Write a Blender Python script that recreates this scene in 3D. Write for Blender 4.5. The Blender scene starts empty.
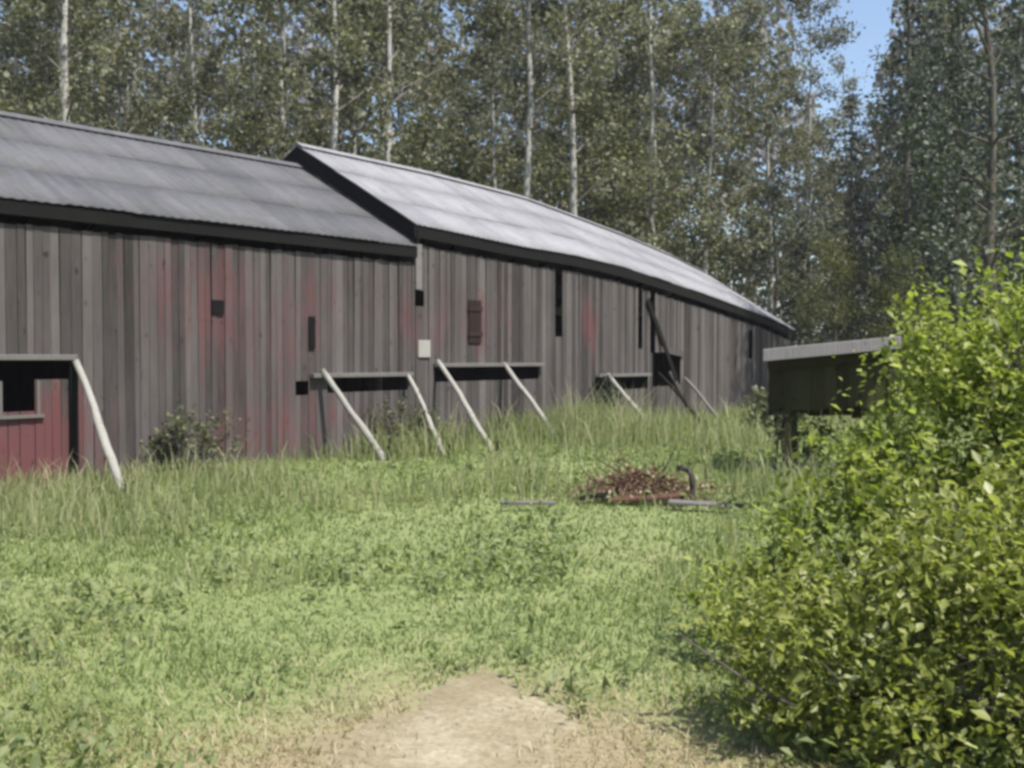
import bpy, math, random
import numpy as np
from mathutils import Vector

SC = bpy.context.scene
COL = SC.collection
R = math.radians
rng = np.random.default_rng(7)
random.seed(7)

# ------------------------------------------------------------------ camera
cd = bpy.data.cameras.new("camera")
cam = bpy.data.objects.new("camera", cd)
COL.objects.link(cam)
cd.sensor_width = 36.0
cd.lens = 36.0
cd.clip_end = 2000
cd.clip_start = 0.05
cam.location = (0, 0, 1.6)
cam.rotation_euler = (R(90 - 1.62), 0, 0)
SC.camera = cam

# ------------------------------------------------------------------ light
SUN_AZ, SUN_EL = R(132), R(61)
w = bpy.data.worlds.new("World")
SC.world = w
w.use_nodes = True
nt = w.node_tree
sky = nt.nodes.new("ShaderNodeTexSky")
sky.sky_type = 'NISHITA'
sky.sun_disc = False
sky.sun_elevation = SUN_EL
sky.sun_rotation = SUN_AZ
sky.air_density = 1.0
sky.dust_density = 1.6
bg = nt.nodes["Background"]
bg.inputs[1].default_value = 0.10
nt.links.new(sky.outputs[0], bg.inputs[0])
sd = bpy.data.lights.new("sun", 'SUN')
sd.energy = 4.2
sd.angle = R(0.55)
sd.color = (1.0, 0.955, 0.88)
sun = bpy.data.objects.new("sun", sd)
COL.objects.link(sun)
sv = Vector((math.sin(SUN_AZ) * math.cos(SUN_EL), math.cos(SUN_AZ) * math.cos(SUN_EL), math.sin(SUN_EL)))
sun.rotation_euler = sv.to_track_quat('Z', 'Y').to_euler()
SC.view_settings.view_transform = 'Standard'
SC.view_settings.look = 'None'
SC.view_settings.exposure = 1.1
SC.view_settings.gamma = 1.0
SC.view_settings.use_curve_mapping = False
SC.cycles.filter_width = 3.3
SC.cycles.max_bounces = 6
SC.cycles.transparent_max_bounces = 8
SC.cycles.use_denoising = True


# ------------------------------------------------------------------ materials
class NT:
    def __init__(self, name):
        self.m = bpy.data.materials.new(name)
        self.m.use_nodes = True
        self.t = self.m.node_tree
        self.b = self.t.nodes["Principled BSDF"]
        self.out = self.t.nodes["Material Output"]

    def n(self, typ, **kw):
        nd = self.t.nodes.new(typ)
        for k, v in kw.items():
            setattr(nd, k, v)
        return nd

    def l(self, a, b):
        self.t.links.new(a, b)

    def coords(self, scale=(1, 1, 1), kind='Object'):
        tc = self.n("ShaderNodeTexCoord")
        mp = self.n("ShaderNodeMapping")
        mp.inputs['Scale'].default_value = scale
        self.l(tc.outputs[kind], mp.inputs[0])
        return mp.outputs[0]

    def noise(self, vec, scale, detail=4, rough=.6):
        nd = self.n("ShaderNodeTexNoise")
        nd.inputs['Scale'].default_value = scale
        nd.inputs['Detail'].default_value = detail
        nd.inputs['Roughness'].default_value = rough
        if vec is not None:
            self.l(vec, nd.inputs['Vector'])
        return nd.outputs['Fac']

    def ramp(self, fac, stops):
        nd = self.n("ShaderNodeValToRGB")
        el = nd.color_ramp.elements
        while len(el) < len(stops):
            el.new(.5)
        for e, (p, c) in zip(el, stops):
            e.position = p
            e.color = (*c, 1) if len(c) == 3 else c
        self.l(fac, nd.inputs[0])
        return nd.outputs[0]

    def mix(self, fac, a, b, mode='MIX'):
        nd = self.n("ShaderNodeMix", data_type='RGBA', blend_type=mode)
        for sock, v in ((nd.inputs[0], fac), (nd.inputs[6], a), (nd.inputs[7], b)):
            if isinstance(v, (int, float)):
                sock.default_value = v
            elif isinstance(v, tuple):
                sock.default_value = (*v, 1)
            else:
                self.l(v, sock)
        return nd.outputs[2]

    def math(self, op, a, b=0.0, clamp=False):
        nd = self.n("ShaderNodeMath", operation=op, use_clamp=clamp)
        for i, v in enumerate((a, b)):
            if isinstance(v, (int, float)):
                nd.inputs[i].default_value = v
            else:
                self.l(v, nd.inputs[i])
        return nd.outputs[0]

    def attr(self, name):
        nd = self.n("ShaderNodeAttribute")
        nd.attribute_name = name
        return nd.outputs['Fac']

    def bump(self, h, strength=.4, dist=.02):
        nd = self.n("ShaderNodeBump")
        nd.inputs['Strength'].default_value = strength
        nd.inputs['Distance'].default_value = dist
        self.l(h, nd.inputs['Height'])
        self.l(nd.outputs[0], self.b.inputs['Normal'])

    def base(self, c, rough=.85, spec=.25):
        if isinstance(c, tuple):
            self.b.inputs['Base Color'].default_value = (*c, 1)
        else:
            self.l(c, self.b.inputs['Base Color'])
        self.b.inputs['Roughness'].default_value = rough
        self.b.inputs['Specular IOR Level'].default_value = spec
        return self.m


def leaf_mat(name, stops, trans=.35, rough=.6, spec=.3):
    """leaf colour runs over each leaf's own tint, random plus painted clump shading"""
    k = NT(name)
    c = k.ramp(k.attr("tint"), stops)
    k.base(c, rough, spec)
    tr = k.n("ShaderNodeBsdfTranslucent")
    k.l(k.mix(1.0, c, (1.05, 1.15, .62), 'MULTIPLY'), tr.inputs[0])
    mx = k.n("ShaderNodeMixShader")
    mx.inputs[0].default_value = trans
    k.l(k.b.outputs[0], mx.inputs[1])
    k.l(tr.outputs[0], mx.inputs[2])
    k.l(mx.outputs[0], k.out.inputs[0])
    return k.m


def wood_mat(name, lo, hi, red=None, streak=(14, 14, .9), rough=.9):
    """weathered boards: own tint per board, long grain, remains of red paint where 'paint' says so"""
    k = NT(name)
    v = k.coords(streak)
    g = k.noise(v, 3.0, 6, .65)
    v2 = k.coords((1, 1, .35))
    g2 = k.noise(v2, 1.7, 4, .6)
    f = k.math('ADD', k.math('MULTIPLY', k.attr("tint"), .55), k.math('MULTIPLY', g, .45))
    f = k.math('ADD', f, k.math('MULTIPLY', k.math('SUBTRACT', g2, .5), .5), True)
    c = k.ramp(f, [(.12, lo), (.55, tuple(.5 * (a + b) for a, b in zip(lo, hi))), (.92, hi)])
    if red:
        v3 = k.coords((16, 16, 1.5))
        g3 = k.noise(v3, 2.2, 6, .7)
        m = k.math('ADD', k.attr("paint"), k.math('MULTIPLY', k.math('SUBTRACT', g3, .5), 1.9))
        m = k.ramp(m, [(.36, (0, 0, 0)), (.62, (1, 1, 1))])
        amt = k.math('ADD', k.math('MULTIPLY', k.attr("paint"), .68), .16, True)
        c = k.mix(k.math('MULTIPLY', m, amt), c, red)
    g4 = k.noise(k.coords((1, 1, .5)), 11.0, 3, .5)           # knots and nail stains
    c = k.mix(k.ramp(g4, [(.66, (0, 0, 0)), (.74, (.75, .75, .75))]), c, tuple(.45 * a for a in lo))
    k.bump(g, .6, .02)
    return k.base(c, rough, .15)


M = {}
M['wall_wood'] = wood_mat("weathered_wall_boards", (.025, .022, .021), (.128, .114, .110), red=(.112, .046, .048))
M['dark_wood'] = wood_mat("dark_timber_and_eave_shade", (.004, .0038, .004), (.013, .012, .010))  # old timber, tone darkened further to deepen the shadow under the eaves
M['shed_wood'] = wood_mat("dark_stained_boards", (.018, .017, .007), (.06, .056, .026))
M['grey_wood'] = wood_mat("grey_timber", (.075, .07, .066), (.18, .168, .16))
M['pale_wood'] = wood_mat("bleached_pole_timber", (.12, .115, .10), (.36, .35, .32))
M['board_wood'] = wood_mat("bleached_roof_boards", (.13, .12, .12), (.27, .25, .25))
M['shutter_wood'] = wood_mat("dark_reddish_shutter_boards", (.016, .010, .010), (.06, .036, .034))
M['brown_wood'] = wood_mat("rotten_brown_boards", (.04, .018, .014), (.135, .066, .052))


def roof_mat(name, lo, hi, rust):
    k = NT(name)
    v = k.coords((1.6, .25, .25))
    g = k.noise(v, 1.6, 5, .65)
    v2 = k.coords((1, 1, 1))
    g2 = k.noise(v2, 9.0, 6, .75)
    f = k.math('ADD', k.math('MULTIPLY', g, .42), k.math('MULTIPLY', g2, .42))
    g5 = k.noise(k.coords((9, .5, .5)), 2.0, 4, .6)
    f = k.math('ADD', f, k.math('MULTIPLY', k.math('SUBTRACT', g5, .5), .5))
    f = k.math('ADD', f, k.math('MULTIPLY', k.attr("tint"), .17), True)
    c = k.ramp(f, [(.25, lo), (.75, hi)])
    g3 = k.noise(v2, 2.6, 6, .7)
    c = k.mix(k.ramp(g3, [(.54, (0, 0, 0)), (.68, (.7, .7, .7))]), c, rust)
    k.bump(g2, .25, .01)
    return k.base(c, .8, .2)


M['roof_left'] = roof_mat("weathered_grey_roof_sheet", (.045, .046, .051), (.112, .112, .121), (.066, .068, .052))
M['roof_right'] = roof_mat("pale_grey_roof_sheet", (.125, .125, .136), (.25, .248, .265), (.135, .13, .115))

k = NT("meadow_soil")
v = k.coords((1, 1, 1))
g = k.noise(v, .35, 5, .65)
g2 = k.noise(v, 6.0, 6, .7)
c = k.ramp(k.math('ADD', k.math('MULTIPLY', g, .6), k.math('MULTIPLY', g2, .4)),
           [(.3, (.12, .16, .06)), (.52, (.175, .20, .085)), (.75, (.23, .22, .12))])
mp = k.n("ShaderNodeMapping")
mp.inputs['Location'].default_value = (.14, -1.75, 0)
mp.inputs['Scale'].default_value = (.70, .5, 0)
k.l(k.coords((1, 1, 1)), mp.inputs[0])
ln = k.n("ShaderNodeVectorMath", operation='LENGTH')
k.l(mp.outputs[0], ln.inputs[0])
wear = k.math('ADD', ln.outputs['Value'], k.math('MULTIPLY', k.math('SUBTRACT', g2, .5), .9))
c = k.mix(k.ramp(wear, [(.6, (.95, .95, .95)), (1.25, (0, 0, 0))]), c, (.225, .185, .12))
k.bump(g2, .8, .04)
M['ground'] = k.base(c, .95, .1)

k = NT("trodden_dirt")
v = k.coords((1, 1, 1))
g = k.noise(v, 1.6, 6, .65)
g2 = k.noise(v, 22.0, 6, .75)
c = k.ramp(k.math('ADD', k.math('MULTIPLY', g, .5), k.math('MULTIPLY', g2, .5)),
           [(.3, (.14, .115, .07)), (.5, (.22, .19, .122)), (.68, (.38, .345, .26))])
k.bump(g2, .7, .02)
M['dirt'] = k.base(c, .95, .1)

M['grass'] = leaf_mat("meadow_grass_blades", [(.0, (.12, .165, .062)), (.45, (.19, .24, .088)), (.72, (.25, .275, .115)), (1, (.37, .305, .19))], .45)
M['dry_grass'] = leaf_mat("dry_grass_blades", [(.0, (.23, .22, .12)), (.5, (.31, .265, .165)), (1, (.40, .34, .24))], .25)
M['tall_grass'] = leaf_mat("tall_grass_blades", [(.0, (.14, .18, .075)), (.5, (.22, .25, .115)), (1, (.34, .33, .20))], .5)
M['weed'] = leaf_mat("weed_leaves", [(.0, (.15, .19, .085)), (.6, (.20, .24, .11)), (1, (.26, .28, .15))], .5)
M['birch_leaf'] = leaf_mat("birch_leaves", [(.0, (.058, .06, .036)), (.5, (.125, .124, .076)), (1, (.25, .245, .185))], .4)
M['alder_leaf'] = leaf_mat("alder_leaves", [(.0, (.05, .055, .016)), (.5, (.105, .108, .034)), (1, (.18, .175, .07))], .4)
M['spruce_leaf'] = leaf_mat("spruce_needles", [(.0, (.010, .016, .012)), (.6, (.022, .034, .022)), (1, (.05, .06, .035))], .08)
M['silver_leaf'] = leaf_mat("grey_green_leaves", [(.0, (.03, .042, .026)), (.5, (.07, .085, .06)), (1, (.16, .175, .135))], .2)
M['shrub_leaf'] = leaf_mat("shrub_leaves", [(.0, (.10, .125, .022)), (.45, (.25, .295, .062)), (.8, (.35, .385, .12)), (1, (.48, .50, .26))], .52, .5, .3)
M['shrub_leaf_dark'] = leaf_mat("glossy_shrub_leaves", [(.0, (.06, .075, .014)), (.5, (.23, .255, .06)), (.85, (.35, .37, .13)), (1, (.48, .49, .28))], .54, .45, .35)
M['olive_weed'] = leaf_mat("olive_weed_leaves", [(.0, (.06, .07, .035)), (.5, (.13, .14, .078)), (1, (.22, .225, .14))], .35)
M['far_leaf_haze'] = leaf_mat("far_wood_haze_leaves", [(.0, (.085, .088, .098)), (.5, (.15, .15, .17)), (1, (.28, .275, .31))], .35)  # grey-violet of distant haze is put into the leaf colour

k = NT("birch_bark")
v = k.coords((1, 1, .55))
g = k.noise(v, 5.0, 5, .7)
c = k.ramp(g, [(.36, (.04, .036, .033)), (.47, (.25, .24, .22)), (.7, (.42, .41, .375))])
g2 = k.noise(k.coords((1, 1, 6)), 2.2, 3, .6)
c = k.mix(k.ramp(g2, [(.58, (0, 0, 0)), (.66, (.8, .8, .8))]), c, (.03, .027, .025))
c = k.mix(k.ramp(k.attr("tint"), [(.36, (.8, .8, .8)), (.49, (0, 0, 0))]), c, (.10, .09, .078))
M['birch_bark'] = k.base(c, .85, .15)
k = NT("grey_bark")
v = k.coords((1, 1, .3))
g = k.noise(v, 6.0, 5, .7)
c = k.ramp(g, [(.3, (.04, .035, .03)), (.7, (.14, .125, .105))])
M['bark'] = k.base(c, .9, .1)
k = NT("rusty_iron")
v = k.coords((1, 1, 1))
g = k.noise(v, 8.0, 6, .7)
c = k.ramp(g, [(.3, (.05, .022, .016)), (.6, (.16, .065, .04)), (.8, (.24, .12, .075))])
M['rust'] = k.base(c, .85, .2)
k = NT("black_iron")
g = k.noise(k.coords(), 9.0, 4, .6)
M['iron'] = k.base(k.ramp(g, [(.3, (.012, .012, .012)), (.7, (.04, .036, .032))]), .7, .3)
k = NT("rough_stone")
g = k.noise(k.coords(), 5.0, 6, .7)
M['stone'] = k.base(k.ramp(g, [(.3, (.15, .125, .09)), (.7, (.30, .26, .20))]), .9, .2)


# ------------------------------------------------------------------ mesh helpers
class MB:
    """collects quads; v grows, each face four indices; tint per face"""

    def __init__(self):
        self.v, self.f, self.t, self.p = [], [], [], []

    def box(self, a, b, tint=.5, mtx=None):
        x0, y0, z0 = a
        x1, y1, z1 = b
        pts = [(x0, y0, z0), (x1, y0, z0), (x1, y1, z0), (x0, y1, z0), (x0, y0, z1), (x1, y0, z1), (x1, y1, z1), (x0, y1, z1)]
        self.hexa(pts, tint)

    def hexa(self, pts, tint=.5):
        o = len(self.v)
        self.v += [tuple(p) for p in pts]
        for q in ((0, 3, 2, 1), (4, 5, 6, 7), (0, 1, 5, 4), (1, 2, 6, 5), (2, 3, 7, 6), (3, 0, 4, 7)):
            self.f.append(tuple(o + i for i in q))
            self.t.append(tint)

    def beam(self, p, q, w, h, tint=.5, up=(0, 0, 1), taper=1.0):
        p, q = Vector(p), Vector(q)
        d = (q - p).normalized()
        u = Vector(up)
        if abs(d.dot(u)) > .97:
            u = Vector((0, 1, 0))
        s = d.cross(u).normalized()
        t = s.cross(d).normalized()
        pts = []
        for c, kf in ((p, 1), (q, taper)):
            for a, b in ((-1, -1), (1, -1), (1, 1), (-1, 1)):
                pts.append(c + s * (a * w * .5 * kf) + t * (b * h * .5 * kf))
        self.hexa([pts[0], pts[1], pts[2], pts[3], pts[4], pts[5], pts[6], pts[7]], tint)

    def tube(self, path, radii, n=7, tint=.5, cap=True):
        rings = []
        path = [Vector(p) for p in path]
        for i, p in enumerate(path):
            d = (path[min(i + 1, len(path) - 1)] - path[max(i - 1, 0)]).normalized()
            a = Vector((1, 0, 0)) if abs(d.x) < .8 else Vector((0, 1, 0))
            s = d.cross(a).normalized()
            t = s.cross(d).normalized()
            o = len(self.v)
            for k_ in range(n):
                th = 2 * math.pi * k_ / n
                self.v.append(tuple(p + (s * math.cos(th) + t * math.sin(th)) * radii[i]))
            rings.append(o)
        for a, b in zip(rings, rings[1:]):
            for k_ in range(n):
                self.f.append((a + k_, a + (k_ + 1) % n, b + (k_ + 1) % n, b + k_))
                self.t.append(tint)
        if cap:
            for o, rev in ((rings[0], False), (rings[-1], True)):
                idx = [o + i for i in range(n)]
                self.f.append(tuple(idx if not rev else idx[::-1]))
                self.t.append(tint)

    def build(self, name, mat, parent=None, smooth=False, loc=None, bevel=0):
        me = bpy.data.meshes.new(name)
        me.from_pydata(self.v, [], self.f)
        at = me.attributes.new("tint", 'FLOAT', 'FACE')
        at.data.foreach_set("value", np.array(self.t, dtype=np.float32))
        if self.p:
            ap = me.attributes.new("paint", 'FLOAT', 'POINT')
            ap.data.foreach_set("value", np.array(self.p, dtype=np.float32))
        me.materials.append(mat)
        if smooth:
            me.polygons.foreach_set("use_smooth", np.ones(len(self.f), dtype=bool))
        me.update()
        o = bpy.data.objects.new(name, me)
        COL.objects.link(o)
        if parent:
            o.parent = parent
        if loc:
            o.location = loc
        if bevel:
            bm = o.modifiers.new("bevel", 'BEVEL')
            bm.width = bevel
            bm.segments = 1
        return o


def tag(o, label=None, cat=None, group=None, kind=None):
    if label:
        o['label'] = label
    if cat:
        o['category'] = cat
    if group:
        o['group'] = group
    if kind:
        o['kind'] = kind
    return o


def empty(name, loc, rz=0, **kw):
    o = bpy.data.objects.new(name, None)
    COL.objects.link(o)
    o.location = loc
    o.rotation_euler.z = rz
    o.empty_display_size = .3
    return tag(o, **kw)


def np_mesh(name, V, F, mat, tint, parent=None):
    """V (n,3), F (m,k) with constant k"""
    me = bpy.data.meshes.new(name)
    n, (m, kk) = len(V), F.shape
    me.vertices.add(n)
    me.vertices.foreach_set("co", V.astype(np.float32).ravel())
    me.loops.add(m * kk)
    me.loops.foreach_set("vertex_index", F.astype(np.int32).ravel())
    me.polygons.add(m)
    me.polygons.foreach_set("loop_start", np.arange(0, m * kk, kk, dtype=np.int32))
    me.update(calc_edges=True)
    at = me.attributes.new("tint", 'FLOAT', 'FACE')
    at.data.foreach_set("value", np.clip(tint, 0, 1).astype(np.float32))
    me.materials.append(mat)
    o = bpy.data.objects.new(name, me)
    COL.objects.link(o)
    if parent:
        o.parent = parent
    return o


def unit(a):
    return a / (np.linalg.norm(a, axis=1, keepdims=True) + 1e-9)


def leaves(P, size, aspect=.55, up=.3, fold=.18, r=rng, droop=0.0):
    """folded diamond leaves at points P: two triangles each -> V, F"""
    n = len(P)
    d = r.normal(size=(n, 3))
    d[:, 2] -= droop
    d = unit(d)
    nn = r.normal(size=(n, 3))
    nn[:, 2] += up * 3
    s = unit(np.cross(d, nn))
    t = unit(np.cross(s, d))
    L = size.reshape(-1, 1)
    a = P - d * L * .5
    b = P + d * L * .5
    m = P + d * L * .02
    lft = m + s * L * aspect * .5 + t * L * fold
    rgt = m - s * L * aspect * .5 + t * L * fold
    V = np.stack([a, rgt, b, lft], axis=1).reshape(-1, 3)
    i = np.arange(n).reshape(-1, 1) * 4
    F = np.concatenate([i + np.array([[0, 1, 2]]), i + np.array([[0, 2, 3]])], axis=1).reshape(-1, 3)
    return V, F


def at(px, d):
    """ground point seen in picture column px at depth d"""
    return ((px - 512) / 1024 * d, d)


def gz(x, y):
    return .035 * np.sin(x * .9 + 1.3) * np.cos(y * .7) + .03 * np.sin(x * .37 - y * .43 + .6)


# barn frame: local x runs along the front wall, local y into the building
EX, EY = -1.69, 17.8
TH = math.atan2(.792, .61)
UX, UY = math.cos(TH), math.sin(TH)


def wpt(s, out, z=0.0):
    return Vector((EX + UX * s + UY * out, EY + UY * s - UX * out, z))


def wall_local(x, y):
    dx, dy = x - EX, y - EY
    return dx * UX + dy * UY, dx * UY - dy * UX          # s, distance out from the wall


# ------------------------------------------------------------------ ground
def nonlin(a, b, n, c, p=2.2):
    t = np.linspace(-1, 1, n)
    t = np.sign(t) * np.abs(t) ** p
    return np.where(t < 0, c + t * (c - a), c + t * (b - c))


gx = nonlin(-400, 400, 121, 0)
gy = nonlin(-300, 600, 141, 10)
X, Y = np.meshgrid(gx, gy)
Z = gz(X, Y) * np.exp(-((X / 60) ** 2 + ((Y - 15) / 60) ** 2))
V = np.stack([X, Y, Z], -1).reshape(-1, 3)
nx, ny = len(gx), len(gy)
ii = (np.arange(ny - 1)[:, None] * nx + np.arange(nx - 1)[None, :]).ravel()
F = np.stack([ii, ii + 1, ii + 1 + nx, ii + nx], 1)
g_o = np_mesh("ground", V, F, M['ground'], np.full(len(F), .5))
g_o.data.polygons.foreach_set("use_smooth", np.ones(len(F), dtype=bool))
tag(g_o, "grassy green meadow ground running up to the barn", "ground", kind='structure')


def path_half(y, side):
    """half width of the trodden patch, ragged"""
    base = .54 + .06 * np.sin(y * 2.1) if side < 0 else .52 + .05 * np.sin(y * 2.7 + 1)
    rag = .09 * np.sin(y * 8.0 + side * 2) + .06 * np.sin(y * 21.0 + side) + .05 * np.sin(y * 47.0 + side * 3)
    fade = np.clip((5.3 - y) / 1.1, 0, 1) ** .6
    return (base + rag) * fade


def path_mid(y):
    return -.25 + .08 * (y - 4)


ys = np.linspace(-4, 5.29, 150)
pv, pf = [], []
for i, y in enumerate(ys):
    for j, f in enumerate(np.linspace(-1, 1, 9)):
        x = path_mid(y) + (path_half(y, -1) if f < 0 else path_half(y, 1)) * f
        pv.append((x, y, gz(x, y) + .012 - .007 * abs(f)))
for i in range(len(ys) - 1):
    for j in range(8):
        a = i * 9 + j
        pf.append((a, a + 1, a + 10, a + 9))
po = np_mesh("dirt_path", np.array(pv), np.array(pf), M['dirt'], np.full(len(pf), .5))
tag(po, "bare patch of pale trodden dirt in the foreground grass", "path", kind='structure')


# ------------------------------------------------------------------ barns
def interp(tab):
    xs, zs = [a for a, b in tab], [b for a, b in tab]

    def f(s):
        # smooth cubic through the table
        return float(np.interp(s, xs, zs))
    return f


eaveL = interp([(-17, 3.42), (-7, 3.45), (0, 3.47)])
ridgeL = interp([(-17, 5.06), (-6, 5.14), (0, 5.20)])
eaveR = interp([(-.2, 3.85), (1.2, 3.80), (3, 3.72), (4.85, 3.69), (6.7, 3.58), (8.6, 3.38), (11, 3.12), (14.3, 2.72), (16.5, 2.36)])
ridgeR = interp([(-.2, 5.60), (3.5, 5.58), (7, 5.47), (9, 5.27), (11.6, 5.0), (14.5, 4.62), (16.7, 4.25)])
W = 6.0


def paint_at(s, z):
    v = .12
    for cs, cz, rs, rz_, a in ((-7.6, .5, 1.5, .6, 1.1), (-6.6, .5, .5, .6, .8), (-4.4, 2.3, .8, .9, .36), (-3.3, .45, 1.3, .5, .5), (-4.9, 2.7, 1.8, .8, .22), (-1.5, 2.6, 1.2, .6, .22), (-3.2, 1.9, 1.3, .9, .16), (1.2, 2.6, 1.6, .9, .2),
                               (-2.3, 2.4, .5, .6, .25), (-.3, 2.1, .35, .6, .35), (.5, 2.0, .5, .5, .3), (1.6, 2.2, .35, .6, .6), (2.6, 2.4, .6, .8, .22),
                               (5.5, 2.2, .4, .6, .8), (-1.8, .5, .9, .4, .35), (-2.8, 1.6, 1.0, .7, .2)):
        v += a * math.exp(-(((s - cs) / rs) ** 2 + ((z - cz) / rz_) ** 2))
    return v


def plank_wall(s0, s1, top, holes, seed, y=0.0, bottom=-.12, wmin=.085, wmax=.15):
    """boards side by side; holes = (s0, s1, z0, z1) openings the boards are sawn round"""
    r = random.Random(seed)
    mb = MB()
    s = s0
    while s < s1:
        wd = min(r.uniform(wmin, wmax), s1 - s)
        gap = r.uniform(.003, .010)
        mid = s + wd / 2
        tnt = min(1, max(0, r.gauss(.5, .30)))
        dy = r.uniform(0, .014)
        zt = top(mid) - r.uniform(0, .03)
        zb = bottom + r.uniform(-.02, .02)
        pieces = [(zb, zt)]
        for h0, h1, z0, z1 in holes:
            if h0 < mid < h1:
                new = []
                for a, b in pieces:
                    if z0 > a + .02 and z0 < b:
                        new.append((a, z0))
                    if z1 < b - .02 and z1 > a:
                        new.append((z1, b))
                    if z1 <= a or z0 >= b:
                        new.append((a, b))
                pieces = new
        lean = r.gauss(0, .004)
        kp = r.choice((.65, .85, 1.0, 1.1))
        dz = r.uniform(-.22, .22)
        for a, b in pieces:
            nseg = max(1, int((b - a) / .35))
            x0, x1 = s + gap * .5, s + wd - gap * .5
            y0, y1 = y + dy - .022, y + dy
            o = len(mb.v)
            for i in range(nseg + 1):
                z = a + (b - a) * i / nseg
                l_ = lean * (z - 1)
                for q in ((x0 + l_, y0), (x1 + l_, y0), (x1 + l_, y1), (x0 + l_, y1)):
                    mb.v.append((q[0], q[1], z))
                    mb.p.append(paint_at(mid, z + dz) * kp)
            for i in range(nseg):
                b0, b1 = o + i * 4, o + i * 4 + 4
                for k_ in range(4):
                    mb.f.append((b0 + k_, b0 + (k_ + 1) % 4, b1 + (k_ + 1) % 4, b1 + k_))
                    mb.t.append(tnt)
            e = o + nseg * 4
            mb.f.append((o + 3, o + 2, o + 1, o))
            mb.t.append(tnt)
            mb.f.append((e, e + 1, e + 2, e + 3))
            mb.t.append(tnt)
        s += wd
    return mb


def roof_sheet(s0, s1, ev, rd, over, pitch_len_y, seed, back=False):
    """corrugated sheets laid in three courses from the eave to the ridge"""
    r = random.Random(seed)
    step = .036
    n = int((s1 - s0) / step)
    V_, F_, T_ = [], [], []
    courses = 3
    sheet_w = .9
    tints = {}
    for c_ in range(courses):
        t0, t1 = c_ / courses - (.012 if c_ else 0), (c_ + 1) / courses
        o = len(V_)
        for i in range(n + 1):
            s = s0 + (s1 - s0) * i / n
            sh = int((s - s0) / sheet_w)
            key = (c_, sh)
            if key not in tints:
                tints[key] = (r.random(), r.gauss(0, .007), r.gauss(0, .008))
            ze, zr = ev(s), rd(s)
            wave = .007 * math.cos(2 * math.pi * s / .144)
            for (t, lift, jit) in ((t0, .003 if c_ else .0, tints[key][1]), ((t0 + t1) / 2, 0.01, 0), (t1, 0, 0)):
                yy = -over + (pitch_len_y + over) * t
                zz = ze + (zr - ze) * t + wave + lift + abs(jit)
                if c_ == 0 and t == t0:
                    yy += tints[key][2]
                if back:
                    yy = 2 * pitch_len_y - yy
                V_.append((s, yy, zz))
        for i in range(n):
            sh = int((s0 + (s1 - s0) * (i + .5) / n - s0) / sheet_w)
            for j in range(2):
                a = o + i * 3 + j
                F_.append((a, a + 3, a + 4, a + 1) if not back else (a, a + 1, a + 4, a + 3))
                T_.append(tints.get((c_, sh), (.5,))[0])
    return np.array(V_), np.array(F_), np.array(T_)


def roof_part(parent, s0, s1, ev, rd, over, mat, seed):
    Va, Fa, Ta = roof_sheet(s0, s1, ev, rd, over, W / 2, seed)
    Vb, Fb, Tb = roof_sheet(s0, s1, ev, rd, over, W / 2, seed + 1, True)
    o = np_mesh("roof", np.concatenate([Va, Vb]), np.concatenate([Fa, Fb + len(Va)]), mat, np.concatenate([Ta, Tb]), parent)
    sm = o.modifiers.new("thickness", 'SOLIDIFY')
    sm.thickness = .012
    mb = MB()                                    # ridge cap, follows the sag
    st = np.linspace(s0, s1, 24)
    for a, b in zip(st, st[1:]):
        za, zb = rd(a) + .035, rd(b) + .035
        y = W / 2
        for sg in (-1, 1):
            pts = [(a, y, za), (b + .01, y, zb), (b + .01, y + sg * .17, zb - .09), (a, y + sg * .17, za - .09)]
            up = [(p[0], p[1], p[2] + .012) for p in pts]
            if sg < 0:
                mb.hexa([pts[3], pts[2], pts[1], pts[0], up[3], up[2], up[1], up[0]], .7)
            else:
                mb.hexa(pts + up, .7)
    mb.build("ridge_cap", mat, o)
    return o


def eave_board(parent, s0, s1, ev, over, drop, h, name, mat):
    mb = MB()
    st = np.linspace(s0, s1, 20)
    for a, b in zip(st, st[1:]):
        za, zb = ev(a) - drop, ev(b) - drop
        y0, y1 = -over + .03, -over + .06
        mb.hexa([(a, y0, za - h), (b, y0, zb - h), (b, y1, zb - h), (a, y1, za - h), (a, y0, za), (b, y0, zb), (b, y1, zb), (a, y1, za)], .3)
    return mb.build(name, mat, parent)


def rake_board(parent, s, ev, rd, over, thick, h, mat, drop=.02):
    mb = MB()
    for yb, sg in ((-over, 1), (W + over, -1)):
        ya, za, zb = yb, ev(s) - drop, rd(s) - drop
        ym = W / 2
        p = [(s, ya, za - h), (s + thick, ya, za - h), (s + thick, ym, zb - h), (s, ym, zb - h)]
        q = [(a, b, c + h) for a, b, c in p]
        mb.hexa(p + q if sg > 0 else [p[3], p[2], p[1], p[0], q[3], q[2], q[1], q[0]], .25)
    return mb.build("barge_board", mat, parent)


def gable(parent, s, ev, rd, seed, top_gap=.05):
    r = random.Random(seed)
    mb = MB()
    y = .03
    while y < W - .03:
        wd = min(r.uniform(.13, .19), W - .03 - y)
        mid = y + wd / 2
        f = 1 - abs(mid - W / 2) / (W / 2)
        zt = ev(s) + (rd(s) - ev(s)) * f - top_gap - .05
        d = r.uniform(0, .012)
        mb.box((s + d - .025, y + .004, -.12), (s + d, y + wd - .004, zt), min(1, max(0, r.gauss(.4, .2))))
        y += wd
    return mb.build("gable_wall", M['wall_wood'], parent)


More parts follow.
